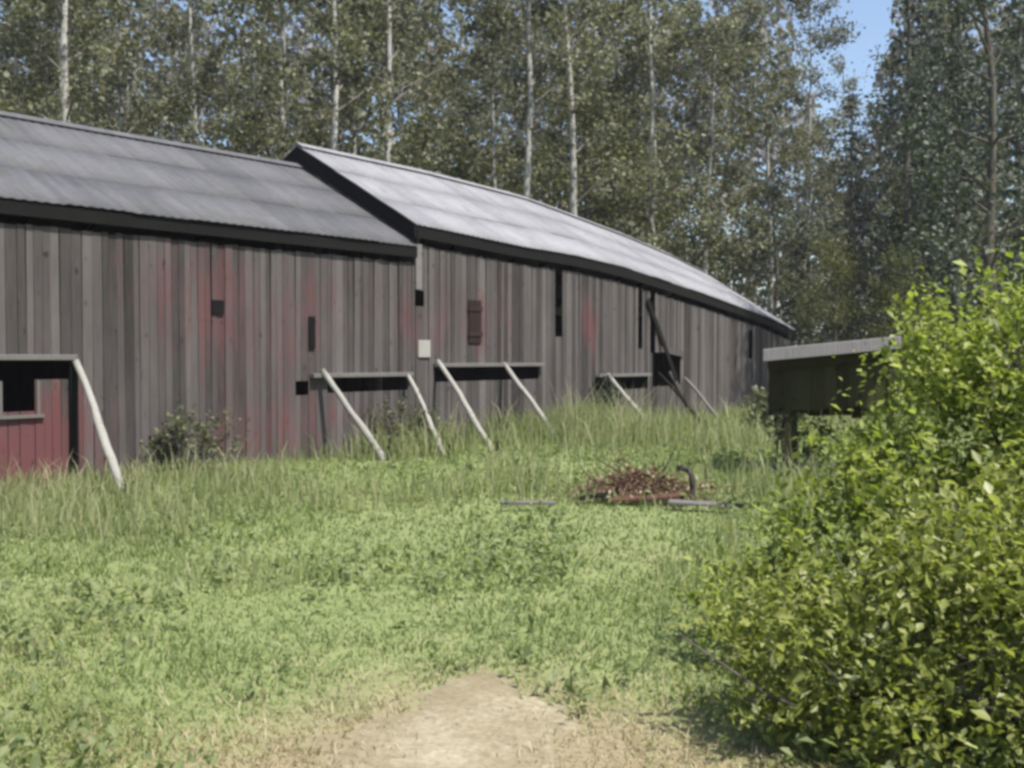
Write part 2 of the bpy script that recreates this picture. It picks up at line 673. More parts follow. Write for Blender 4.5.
def rafters(parent, s0, s1, ev, rd, over, n):
    for i in range(n):
        s = s0 + (s1 - s0) * (i + .5) / n
        mb = MB()
        for ya, sg in ((-over + .07, 1), (W + over - .07, -1)):
            t = (ya if sg > 0 else W - ya) / (W / 2)
            za = ev(s) + (rd(s) - ev(s)) * t * .0 - .09
            mb.beam((s, ya, za), (s, W / 2 - sg * .02, rd(s) - .10), .07, .12, .4)
        mb.build("rafter", M['dark_wood'], parent)


# --- the long low-roofed barn on the left
HOLES_L = [(-9.3, -6.32, 1.30, 1.54), (-7.16, -6.74, .92, 1.30), (-2.62, -2.35, .98, 1.2), (-2.05, -.22, 1.00, 1.24)]
barnL = empty("barn", (EX, EY, 0), TH, label="long weathered grey plank barn with faded red paint under the lower mottled grey roof", cat="barn")
SL0 = -17.0
plank_wall(SL0, -.02, lambda s: eaveL(s) - .27, HOLES_L, 11).build("front_wall", M['wall_wood'], barnL)
mbk = MB()
mbk.box((SL0, W - .04, -.1), (-.02, W, 3.3), .3)
mbk.build("back_wall", M['wall_wood'], barnL)
gable(barnL, SL0 + .03, eaveL, ridgeL, 5)
roof_part(barnL, SL0 - .2, -.03, eaveL, ridgeL, .13, M['roof_left'], 21)
eave_board(barnL, SL0, -.03, eaveL, .13, .02, .17, "fascia", M['dark_wood'])
rafters(barnL, SL0 + .2, -.1, eaveL, ridgeL, .13, 14)


def ledge(parent, s0, s1, z, mat='grey_wood', proj=.10, h=.07, name="ledge_beam"):
    mb = MB()
    mb.beam((s0, -.022 - proj / 2, z), (s1, -.022 - proj / 2, z - .01), proj, h, .55)
    return mb.build(name, M[mat], parent, bevel=.006)


def hole_board(parent, s0, s1, z0, z1, tint, mat, name, y=-.03):
    mb = MB()
    mb.box((s0, y - .02, z0), (s1, y, z1), tint)
    return mb.build(name, mat, parent, bevel=.004)


ledge(barnL, -9.4, -6.25, 1.58)
ledge(barnL, -2.4, -.15, 1.28)
# small dark window under the ledge at the left: frame and cross bar
wf = MB()
for a, b in (((-7.20, -.04, .88), (-7.16, -.022, 1.29)), ((-6.74, -.04, .88), (-6.70, -.022, 1.29))):
    wf.box(a, b, .3)
wf.box((-7.24, -.06, .84), (-6.66, -.022, .88), .4)
wf.build("window_frame", M['grey_wood'], barnL)
hole_board(barnL, -4.2, -4.0, 2.18, 2.38, .05, M['dark_wood'], "patch_board", -.024)
hole_board(barnL, -2.42, -2.3, 1.7, 2.2, .1, M['dark_wood'], "patch_board", -.024)
# dark upright on the wall by the first leaning pole
mbp = MB()
mbp.beam((-6.28, -.05, -.1), (-6.28, -.05, 1.54), .10, .05, .15, up=(0, 1, 0))
mbp.build("dark_upright", M['dark_wood'], barnL)

# --- the right barn: higher, sagging roof
HOLES_R = [(4.18, 4.52, 1.98, 3.45), (7.55, 7.80, 1.75, 3.12), (8.10, 8.36, 1.65, 3.1), (8.2, 9.55, .85, 1.66),
           (.02, .24, 2.45, 2.72), (.55, 3.60, 1.12, 1.38), (5.7, 7.95, .82, 1.10), (13.6, 13.85, 1.5, 2.3)]
barnR = empty("barn", (EX, EY, 0), TH, label="grey plank barn under the raised pale roof that sags towards its right end", cat="barn")
SR1 = 16.45
plank_wall(.0, SR1, lambda s: eaveR(s) - .32, HOLES_R, 12).build("front_wall", M['wall_wood'], barnR)
mbk = MB()
st = np.linspace(0, SR1, 10)
for a, b in zip(st, st[1:]):
    mbk.hexa([(a, W - .04, -.1), (b, W - .04, -.1), (b, W, -.1), (a, W, -.1), (a, W - .04, eaveR(a) - .05), (b, W - .04, eaveR(b) - .05), (b, W, eaveR(b) - .05), (a, W, eaveR(a) - .05)], .3)
mbk.build("back_wall", M['wall_wood'], barnR)
gable(barnR, SR1 + .02, eaveR, ridgeR, 6)
gable(barnR, .0, eaveR, ridgeR, 8, .03)
roof_part(barnR, -.06, SR1 + .2, eaveR, ridgeR, .13, M['roof_right'], 31)
eave_board(barnR, -.1, SR1 + .15, eaveR, .13, .02, .20, "fascia", M['dark_wood'])
rake_board(barnR, -.045, eaveR, ridgeR, .12, .035, .30, M['dark_wood'])
rake_board(barnR, SR1 + .14, eaveR, ridgeR, .12, .035, .16, M['dark_wood'])
rafters(barnR, .1, SR1, eaveR, ridgeR, .13, 14)
ledge(barnR, .45, 3.7, 1.42)
ledge(barnR, 5.75, 8.0, 1.15)
pp = MB()
pp.box((-.02, -.06, 2.74), (.13, -.022, 3.52), .9)
pp.build("corner_post", M['grey_wood'], barnR)
hole_board(barnR, .05, .36, 1.56, 1.86, .75, M['pale_wood'], "patch_board", -.026)
sh = hole_board(barnR, 1.42, 1.78, 1.82, 2.62, .1, M['shutter_wood'], "shutter", -.026)
for bz in (1.95, 2.42):
    mbs = MB()
    mbs.box((1.40, -.062, bz), (1.80, -.046, bz + .08), .4)
    mbs.build("batten", M['shutter_wood'], sh)
# broken boards hanging across the doorway
bb = MB()
bb.beam((7.9, -.06, 2.9), (9.3, -.07, 1.0), .14, .025, .4, up=(0, 1, 0))
bb.build("hanging_board", M['dark_wood'], barnR)
bb = MB()
bb.beam((8.55, -.05, 1.75), (9.7, -.05, 1.62), .14, .025, .5, up=(0, 1, 0))
bb.build("hanging_board", M['wall_wood'], barnR)
bb = MB()
bb.beam((9.0, -.05, 1.2), (9.75, -.05, .55), .12, .025, .5, up=(0, 1, 0))
bb.build("hanging_board", M['wall_wood'], barnR)


# ------------------------------------------------------------------ props leaning on the wall
def prop(top_s, top_z, base_s, base_out, rad, mat, label, extra=.12, seed=0):
    a = wpt(base_s, base_out, 0)
    a.z = float(gz(a.x, a.y)) - .08
    b = wpt(top_s, .16, top_z)
    d = (b - a).normalized()
    b2 = b + d * extra
    loc = Vector((a.x, a.y, 0))
    root = empty("prop_pole", loc, 0, label=label, cat="prop pole", group="poles propping the barn wall")
    r = random.Random(seed)
    n = 12
    ph_ = r.uniform(0, 6)
    pth, rad_ = [], []
    for i in range(n):
        t = i / (n - 1)
        p = a.lerp(b2, t) - loc
        bow = .022 * math.sin(t * math.pi) + .010 * math.sin(t * 9 + ph_)
        pth.append((p.x + bow + r.uniform(-.004, .004), p.y, p.z + r.uniform(-.004, .004)))
        rad_.append(rad * (1.05 - .28 * t) * r.uniform(.88, 1.10))
    mb = MB()
    mb.tube(pth, rad_, 9, .6)
    mb.build("shaft", M[mat], root, True)
    peg = MB()
    q = a.lerp(b2, .04) - loc
    peg.tube([(q.x + .07, q.y - .06, -.10), (q.x + .06, q.y - .055, .22)], [.025, .022], 7, .3)
    peg.build("peg", M['dark_wood'], root)
    return root


prop(-6.28, 1.46, -6.62, 1.72, .055, 'pale_wood', "pale pole propping the far left of the barn wall beside the small dark window", seed=1)
prop(-2.2, 1.27, -1.9, 1.2, .058, 'pale_wood', "pale pole under the left end of the dark slot in the lower barn", seed=2)
prop(-.3, 1.2, -1.15, 1.75, .045, 'pale_wood', "thinner pole in the grass just left of the junction of the two barns", seed=3)
prop(.5, 1.42, -.12, 1.9, .052, 'pale_wood', "pale pole just right of the junction, below the square pale patch on the wall", seed=4)
prop(2.4, 1.36, 2.0, 1.75, .052, 'pale_wood', "pale pole under the middle of the right barn's long dark slot", seed=5)
prop(6.1, 1.10, 5.85, 1.45, .055, 'pale_wood', "short-looking pale pole at the dark bushy corner of the right barn's second slot", seed=6)
prop(8.4, 1.1, 8.1, 1.5, .05, 'dark_wood', "pole painted dark for shade below the broken doorway, the darkest of the poles", seed=7)  # dark timber colour stands in for the shade on this pole


prop(9.7, .95, 9.5, 1.25, .05, 'grey_wood', "short dull grey pole farthest right along the barn wall, right of the dark one", seed=8)


# ------------------------------------------------------------------ small open shelter at the right
sx, sy = 3.53, 13.1
sh = empty("shelter", (sx, sy, 0), R(-14), label="small low dark timber shelter with a tilted pale roof edge beside the yellow-green shrub", cat="shelter")
SWd, SDp = 1.62, 1.5


def rz(x):
    return 1.60 + (x + .33) / SWd * .16


mb = MB()
x0, x1 = -.30, SWd - .30
mb.hexa([(x0, -.25, rz(x0)), (x1, -.25, rz(x1)), (x1, SDp, rz(x1) - .12), (x0, SDp, rz(x0) - .12),
         (x0, -.25, rz(x0) + .04), (x1, -.25, rz(x1) + .04), (x1, SDp, rz(x1) - .08), (x0, SDp, rz(x0) - .08)], .6)
rf = mb.build("roof", M['board_wood'], sh, bevel=.006)
mb = MB()
mb.hexa([(x0 - .01, -.285, rz(x0) - .085), (x1 + .01, -.285, rz(x1) - .085), (x1 + .01, -.255, rz(x1) - .085), (x0 - .01, -.255, rz(x0) - .085),
         (x0 - .01, -.285, rz(x0) + .07), (x1 + .01, -.285, rz(x1) + .07), (x1 + .01, -.255, rz(x1) + .07), (x0 - .01, -.255, rz(x0) + .07)], .85)
mb.build("fascia", M['board_wood'], rf, bevel=.006)


def shed_wall(name, pts_axis, a, b, fixed, z0, seed):
    r = random.Random(seed)
    mb_ = MB()
    t = a
    while t < b - .01:
        wd = min(r.uniform(.12, .18), b - t)
        zt = (rz(t) - .10) if pts_axis == 'x' else (rz(fixed) - .13)
        if pts_axis == 'x':
            mb_.box((t + .003, fixed, z0 + r.uniform(-.03, .03)), (t + wd - .003, fixed + .025, zt), r.random())
        else:
            mb_.box((fixed, t + .003, z0 + r.uniform(-.03, .03)), (fixed + .025, t + wd - .003, zt), r.random())
        t += wd
    return mb_.build(name, M['shed_wood'], sh)


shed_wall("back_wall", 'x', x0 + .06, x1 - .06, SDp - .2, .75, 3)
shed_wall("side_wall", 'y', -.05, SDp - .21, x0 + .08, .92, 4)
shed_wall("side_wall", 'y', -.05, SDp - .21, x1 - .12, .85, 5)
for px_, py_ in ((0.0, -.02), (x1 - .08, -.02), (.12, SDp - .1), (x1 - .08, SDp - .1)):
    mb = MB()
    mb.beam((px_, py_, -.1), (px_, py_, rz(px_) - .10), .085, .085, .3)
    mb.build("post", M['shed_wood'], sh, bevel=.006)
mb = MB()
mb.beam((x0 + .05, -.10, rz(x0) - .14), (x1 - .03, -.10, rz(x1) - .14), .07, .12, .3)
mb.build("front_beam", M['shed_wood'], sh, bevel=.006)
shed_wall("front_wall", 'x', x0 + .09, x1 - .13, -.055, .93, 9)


# ------------------------------------------------------------------ debris in the grass
def heap(px, d, label):
    x, y = at(px, d)
    root = empty("brush_pile", (x, y, float(gz(x, y))), 0, label=label, cat="brush pile")
    root.scale = (.74, .7, .85)
    r = random.Random(5)
    tw = MB()
    for i in range(150):
        a = r.uniform(0, 2 * math.pi)
        rr = abs(r.gauss(0, .42))
        p = Vector((math.cos(a) * rr * 1.15, math.sin(a) * rr * .8, r.uniform(0, .42) * math.exp(-rr * 1.1)))
        L = r.uniform(.25, .7)
        az, el = r.uniform(0, 2 * math.pi), r.gauss(.1, .35)
        q = p + Vector((math.cos(az) * math.cos(el), math.sin(az) * math.cos(el), math.sin(el))) * L
        q.z = max(q.z, .02)
        m_ = p.lerp(q, .5) + Vector((r.gauss(0, .03), r.gauss(0, .03), r.gauss(0, .02)))
        rad = r.uniform(.006, .016)
        tw.tube([p, m_, q], [rad, rad * .8, rad * .4], 5, r.random())
    tw.build("twigs", M['brown_wood'], root)
    n = 1500
    P = rng.normal(size=(n, 3)) * np.array([.5, .35, .12])
    P[:, 2] = np.abs(P[:, 2]) * 1.6 + .05
    P[:, 2] *= np.exp(-np.hypot(P[:, 0], P[:, 1]) * .6)
    Vv, Ff = leaves(P, rng.uniform(.04, .10, n), .5, .1)
    np_mesh("dead_leaves", Vv, Ff, M['deadleaf'], np.repeat(rng.random(n), 2), root)
    return root


M['deadleaf'] = leaf_mat("dead_brown_leaves", [(.0, (.09, .045, .036)), (.5, (.19, .125, .085)), (1, (.34, .29, .18))], .2)
heap(640, 11.2, "low heap of reddish-brown dead brush in the grass before the barn")


def loose_board(px, d, length, rz_, label, mat, pitch=0.0, wd=.16, name="loose_board"):
    x, y = at(px, d)
    mb_ = MB()
    mb_.box((-length / 2, -wd / 2, 0), (length / 2, wd / 2, .03), .6)
    o = mb_.build(name, M[mat], None, bevel=.004)
    o.location = (x, y, float(gz(x, y)) + .07)
    o.rotation_euler = (R(2), pitch, rz_)
    tag(o, label, "board")
    return o


loose_board(648, 10.75, .85, R(4), "dark red-brown board lying along the front of the brush heap", 'brown_wood', R(-3), .2)
loose_board(700, 10.4, .62, R(-6), "short pale grey board lying right of the brush heap", 'grey_wood', R(2))
loose_board(528, 10.2, .55, R(3), "narrow grey board lying in the grass left of the brush heap", 'grey_wood', R(1), .09)
loose_board(596, 10.8, .4, R(14), "short dark rotten board at the left foot of the brush heap", 'dark_wood', R(-6), .12)
loose_board(735, 10.35, .35, R(-4), "small dark board in the grass between the heap and the shrub", 'dark_wood', R(3), .12)

# bent iron bar stuck in the heap
x, y = at(690, 11.0)
root = empty("iron_bar", (x, y, 0), 0, label="black bent iron bar sticking up at the right of the brush heap", cat="iron bar")
mb = MB()
mb.tube([(.03, 0, -.1), (.03, 0, .2), (.02, 0, .3), (-.03, 0, .37), (-.10, .01, .38)], [.03] * 5, 8, .4)
mb.build("bar", M['iron'], root, True)
mb = MB()
mb.tube([(-.10, .01, .352), (-.10, .01, .41)], [.04, .04], 8, .4)
mb.build("end_ring", M['iron'], root)


# ------------------------------------------------------------------ grass
def blades(P, H, wdt, lean, r=rng):
    """bent two-segment blades: quad + tip triangle as one 5-point fan split in tris"""
    n = len(P)
    a = r.uniform(0, 2 * math.pi, n)
    la = r.uniform(0, 2 * math.pi, n)
    s = np.stack([np.cos(a), np.sin(a), np.zeros(n)], 1) * (wdt * .5)[:, None]
    ln = np.stack([np.cos(la), np.sin(la), np.zeros(n)], 1) * (lean * H)[:, None]
    up = np.zeros((n, 3))
    up[:, 2] = H
    m = P + up * .6 + ln * .35
    t = P + up * (1 - .25 * lean[:, None]) + ln
    V_ = np.stack([P - s, P + s, m + s * .75, m - s * .75, t], 1).reshape(-1, 3)
    i = np.arange(n).reshape(-1, 1) * 5
    F_ = np.concatenate([i + np.array([[0, 1, 2]]), i + np.array([[0, 2, 3]]), i + np.array([[3, 2, 4]])], 1).reshape(-1, 3)
    return V_, F_


def vnoise(x, y, sc, seed):
    r = np.random.default_rng(seed)
    g_ = r.random((64, 64))
    u, v_ = x * sc + 200, y * sc + 200
    i, j = np.floor(u).astype(int), np.floor(v_).astype(int)
    fu, fv = u - i, v_ - j
    fu, fv = fu * fu * (3 - 2 * fu), fv * fv * (3 - 2 * fv)
    i0, i1, j0, j1 = i % 64, (i + 1) % 64, j % 64, (j + 1) % 64
    return (g_[i0, j0] * (1 - fu) + g_[i1, j0] * fu) * (1 - fv) + (g_[i0, j1] * (1 - fu) + g_[i1, j1] * fu) * fv


def in_shed(x, y):
    return (x > sx - .4) & (x < sx + 1.4) & (y > sy + .0) & (y < sy + 1.6)


def on_dirt(x, y):
    m = x - path_mid(y)
    return (m > -path_half(y, -1)) & (m < path_half(y, 1)) & (y < 5.3)


def scatter(n, d0, d1, power, margin=1.5, spread=.66):
    """points in a wide fan before the camera, denser close up"""
    power = power + (1e-4 if power == 1 else 0)
    u = rng.random(n)
    d = (d0 ** (1 - power) + u * (d1 ** (1 - power) - d0 ** (1 - power))) ** (1 / (1 - power))
    x = rng.uniform(-1, 1, n) * (d * spread + margin)
    return x, d


def wall_ok(x, y):
    s, o = wall_local(x, y)
    return ~((o < .05) & (o > -6.2) & (s > -17.2) & (s < 16.7))


# sward
x, y = scatter(230000, 1.8, 34, 1.25)
s_, o_ = wall_local(x, y)
dirt = on_dirt(x, y)
nz = vnoise(x, y, .9, 1)
nz2 = vnoise(x, y, 3.1, 2)
nz3 = vnoise(x, y, .33, 3)
# thin edge round the dirt, bare inside
dd = np.abs(x - path_mid(y))
edge = np.clip((dd - .45) / .8, 0, 1)
wear = np.hypot((x + .2) * .72, (y - 3.5) * .5)
edge = np.clip((wear - .35) / .75 + .35 * (nz2 - .5), .04, 1)
low = vnoise(x, y, .22, 41)
keep = wall_ok(x, y) & ~in_shed(x, y) & (rng.random(len(x)) < np.where(dirt, .10 * np.clip(dd / .4, 0, 1) ** 2, .25 + .75 * edge))
x, y, nz, nz2, nz3, edge, dirt, o_, low = (a[keep] for a in (x, y, nz, nz2, nz3, edge, dirt, o_, low))
H = (.03 + .055 * nz * nz2 * 2 + .035 * rng.random(len(x))) * (.7 + .9 * low ** 2 * 2) * (.55 + .45 * edge)
H *= 1 + .9 * np.exp(-np.maximum(o_, 0) / 1.6) * (o_ > -.5)
P = np.stack([x, y, gz(x, y) - .01], 1)
V_, F_ = blades(P, H, .004 + .0012 * y, rng.uniform(.3, 1.5, len(x)))
tint = .10 + .45 * nz + .45 * (nz3 - .5) + .5 * np.clip(vnoise(x, y, .5, 43) - .62, 0, 1) + 1.1 * np.clip(vnoise(x, y, .75, 47) - .5, 0, .5) * np.clip((9 - y) / 5, 0, 1) + rng.normal(0, .16, len(x)) + .55 * (1 - edge)
go = np_mesh("meadow_grass", V_, F_, M['grass'], np.repeat(tint, 3))
tag(go, "short light green grass covering the meadow before the barn", "grass", kind='stuff')

# long seeding grass: along the wall and in drifts
x1_, y1_ = scatter(85000, 5, 32, .6)
s_, o_ = wall_local(x1_, y1_)
nz = vnoise(x1_, y1_, .55, 9)
prob = 1.0 * np.exp(-np.maximum(o_ - .1, 0) / 1.0) + .9 * np.exp(-(((s_ - 2.8) / 2.6) ** 2 + ((o_ - 2.2) / 2.6) ** 2)) + .45 * (nz > .60) + .8 * np.exp(-(((x1_ - 1.3) / 1.5) ** 2 + ((y1_ - 11.4) / .9) ** 2)) + .75 * np.exp(-(((x1_ - 1.0) / .45) ** 2 + ((y1_ - 5.6) / 1.3) ** 2)) + .6 * np.exp(-(((x1_ + 2.6) / .8) ** 2 + ((y1_ - 5.6) / .7) ** 2)) + 1.0 * np.exp(-(((x1_ - 4.0) / 1.5) ** 2 + ((y1_ - 12.6) / 1.3) ** 2)) + .5 * np.exp(-(((x1_ - 2.6) / 1.2) ** 2 + ((y1_ - 13.5) / 1.6) ** 2))
keep = wall_ok(x1_, y1_) & ~in_shed(x1_, y1_) & (rng.random(len(x1_)) < prob * (.35 + nz)) & (s_ > -17)
x1_, y1_, s_, o_, nz = (a[keep] for a in (x1_, y1_, s_, o_, nz))
H = .14 + .24 * rng.random(len(x1_)) + .48 * np.exp(-(((s_ - 2.6) / 3.4) ** 2 + ((o_ - 1.2) / 2.0) ** 2)) + .16 * (nz > .55)
H *= np.where(y1_ < 8.5, .5, 1) * np.where(s_ < -3, .68, 1)
stalk = rng.random(len(x1_)) < .10                     # straw-coloured seed stalks stand above the rest
H = np.where(stalk, H * 1.45 + .04, H)
P = np.stack([x1_, y1_, gz(x1_, y1_) - .01], 1)
V_, F_ = blades(P, H, .004 + .0009 * y1_, rng.uniform(.1, .6, len(x1_)))
tint = np.where(stalk, .97, .50 + .4 * (nz - .5) + rng.normal(0, .2, len(x1_)))
to = np_mesh("tall_grass", V_, F_, M['tall_grass'], np.repeat(tint, 3))
tag(to, "taller seeding grass growing along the foot of the barn wall", "grass", kind='stuff')

# dry straw round the trodden patch
x2, y2 = scatter(42000, 2.2, 6.8, 1.0, 1.2, .5)
keep = (~on_dirt(x2, y2) | (rng.random(len(x2)) < .30 * np.clip(np.abs(x2 - path_mid(y2)) / .4, .04, 1) ** 1.5)) & (rng.random(len(x2)) < np.exp(-((x2 - .1) / 1.5) ** 2) * np.clip((6.2 - y2) / 1.6, 0, 1) ** 1.2)
x2, y2 = x2[keep], y2[keep]
P = np.stack([x2, y2, gz(x2, y2) + .002], 1)
V_, F_ = blades(P, rng.uniform(.015, .07, len(x2)), np.full(len(x2), .006), rng.uniform(.4, 2.0, len(x2)))
do = np_mesh("dry_grass", V_, F_, M['dry_grass'], np.repeat(rng.random(len(x2)), 3))
tag(do, "short dry straw-coloured grass round the bare dirt patch", "grass", kind='stuff')

# leafy weeds in loose patches
x3, y3 = scatter(9000, 3.2, 26, 1.0)
nz = vnoise(x3, y3, .8, 14)
keep = wall_ok(x3, y3) & ~in_shed(x3, y3) & ~on_dirt(x3, y3) & (rng.random(len(x3)) < np.clip((nz - .55) * 2.2, .03, .6))
x3, y3 = x3[keep], y3[keep]
n = len(x3) * 7
P = np.repeat(np.stack([x3, y3, gz(x3, y3)], 1), 7, 0)
P[:, :2] += rng.normal(0, .05, (n, 2))
P[:, 2] += rng.uniform(.02, .14, n)
V_, F_ = leaves(P, rng.uniform(.03, .07, n) * (1 + .06 * P[:, 1]), .5, .8)
we = np_mesh("meadow_weeds", V_, F_, M['weed'], np.repeat(rng.random(n), 2))
tag(we, "low leafy weeds scattered in patches through the grass", "weeds", kind='stuff')


# ------------------------------------------------------------------ shrubs
def shrub(loc, label, blobs, nleaf, lsize, mat, seed, stems=9, sprays=60, name="shrub"):
    """blobs: (x, y, z, rx, ry, rz) clumps relative to loc; leaves sit towards their outsides, sprays stick out"""
    r = np.random.default_rng(seed)
    root = empty(name, loc, 0, label=label, cat="shrub")
    sm = MB()
    rr = random.Random(seed)
    B = np.array(blobs)
    for i in range(stems):
        b = B[i % len(B)]
        p0 = Vector((rr.gauss(b[0] * .35, .10), rr.gauss(b[1] * .35, .10), -.05))
        p3 = Vector((b[0] + rr.gauss(0, b[3] * .4), b[1] + rr.gauss(0, b[4] * .4), b[2] + rr.uniform(0, b[5] * .7)))
        p1 = p0.lerp(p3, .4) + Vector((rr.gauss(0, .05), rr.gauss(0, .05), .15))
        sm.tube([p0, p1, p3], [.022, .014, .005], 6, .4)
        for j in range(5):
            q0 = p1.lerp(p3, rr.random())
            q1 = q0 + Vector((rr.gauss(0, .28), rr.gauss(0, .28), rr.uniform(.05, .4)))
            sm.tube([q0, q1], [.008, .003], 5, .4)
    sm.build("stems", M['bark'], root)
    vol = B[:, 3] * B[:, 4] + B[:, 3] * B[:, 5]
    wts = vol / vol.sum()
    # twigs: leaf sprays, each a short line of leaves pointing outwards and up
    ns = nleaf // 9
    bi = r.choice(len(B), ns, p=wts)
    d = unit(r.normal(size=(ns, 3)) + np.array([0, 0, .15]))
    rad = r.uniform(.4, 1.0, ns) ** .5
    nzv = .82 + .36 * r.random(ns)
    C = B[bi, :3] + d * B[bi, 3:6] * (rad * nzv)[:, None]
    td = unit(d * .8 + np.array([0, 0, .55]) + r.normal(size=(ns, 3)) * .5)
    tl = r.uniform(.08, .26, ns) * np.where(r.random(ns) < .1, 1.7, 1)
    P = np.repeat(C, 9, 0) + np.repeat(td * tl[:, None], 9, 0) * np.tile(np.linspace(-.4, 1, 9), ns)[:, None]
    P += r.normal(0, .016, P.shape)
    ph = r.uniform(0, 6.28, 6)
    cl = (np.sin(C[:, 0] * 7.5 + ph[0]) * np.sin(C[:, 1] * 7 + ph[1]) + np.sin(C[:, 2] * 8.5 + ph[2]) * np.sin(C[:, 0] * 5.2 + ph[3])
          + .6 * np.sin(C[:, 2] * 15 + ph[4]) * np.sin(C[:, 0] * 14 + ph[5]))
    keep = (P[:, 2] > .02) & np.repeat((cl > -.42) | (r.random(ns) < .22), 9)
    tw = np.repeat(r.normal(0, .15, ns) + .10 * np.clip(cl, -1, 1.4), 9)[keep]  # clump term paints lit clumps and shaded hollows into the tint
    P = P[keep]
    Vv, Ff = leaves(P, np.clip(r.lognormal(-.12, .32, len(P)), .4, 1.7) * lsize, .55, .75, .12, r)
    tnt = .42 + tw + r.normal(0, .2, len(P))
    np_mesh("foliage", Vv, Ff, M[mat], np.repeat(tnt, 2), root)
    return root


shrub((3.1, 5.7, 0), "tall yellow-green leafy shrub at the right edge, in front of the dark trees",
      [(-.05, .1, 1.5, .6, .6, .52), (-.5, .0, 1.15, .5, .55, .5), (-.62, .05, 1.56, .30, .4, .38), (-.9, -.1, .8, .5, .5, .45), (.5, .0, 1.65, .6, .6, .62), (.2, -.3, .8, .7, .5, .5), (1.2, .2, 1.75, .6, .6, .75), (-1.3, -.2, .48, .45, .45, .4), (.55, -.3, 1.0, .6, .5, .5), (-1.75, -.2, .25, .35, .4, .26)],
      42000, .056, 'shrub_leaf', 3)
shrub((2.15, 4.15, 0), "lower darker glossy shrub filling the bottom right corner",
      [(0, 0, .55, .6, .5, .42), (-.5, .1, .42, .42, .42, .36), (.55, .1, .7, .55, .5, .45), (.1, -.4, .35, .6, .4, .3), (-.9, .25, .32, .36, .35, .28), (-.95, .1, .16, .24, .26, .14), (-.55, -.2, .16, .36, .3, .16), (1.05, 0, .75, .5, .5, .5), (.2, .5, .6, .6, .4, .45)],
      28000, .050, 'shrub_leaf_dark', 4)
shrub((3.55, 13.35, 0), "small dark weed bush filling the space under the shelter behind its front post", [(.05, 0, .72, .22, .2, .25), (.3, .15, .45, .4, .3, .3), (.8, .2, .4, .45, .3, .35)], 1700, .07, 'olive_weed', 18, 5)
shrub((5.05, 20.5, 0), "dark low bush growing behind the post of the shelter", [(0, 0, .45, .5, .4, .4), (.3, .2, .35, .4, .3, .3)], 1800, .09, 'olive_weed', 8, 4)
x, y = wpt(5.6, .35).x, wpt(5.6, .35).y
shrub((x, y, 0), "small dark bush against the wall at the upper end of a pale pole", [(0, 0, .7, .25, .25, .4), (.05, -.1, .4, .3, .3, .3)], 1100, .08, 'spruce_leaf', 9, 4)
x, y = wpt(-4.9, .4).x, wpt(-4.9, .4).y
shrub((x, y, 0), "ragged olive weed bush against the grey wall right of the far left pole", [(0, 0, .4, .35, .22, .4), (.4, 0, .45, .3, .2, .35), (-.35, 0, .25, .25, .2, .22)], 2000, .065, 'olive_weed', 10, 5)
x, y = wpt(-.9, .45).x, wpt(-.9, .45).y
shrub((x, y, 0), "olive weed bush against the wall between the two poles left of the junction", [(0, 0, .4, .45, .22, .35), (.5, 0, .35, .3, .2, .3)], 1800, .065, 'olive_weed', 12, 5)


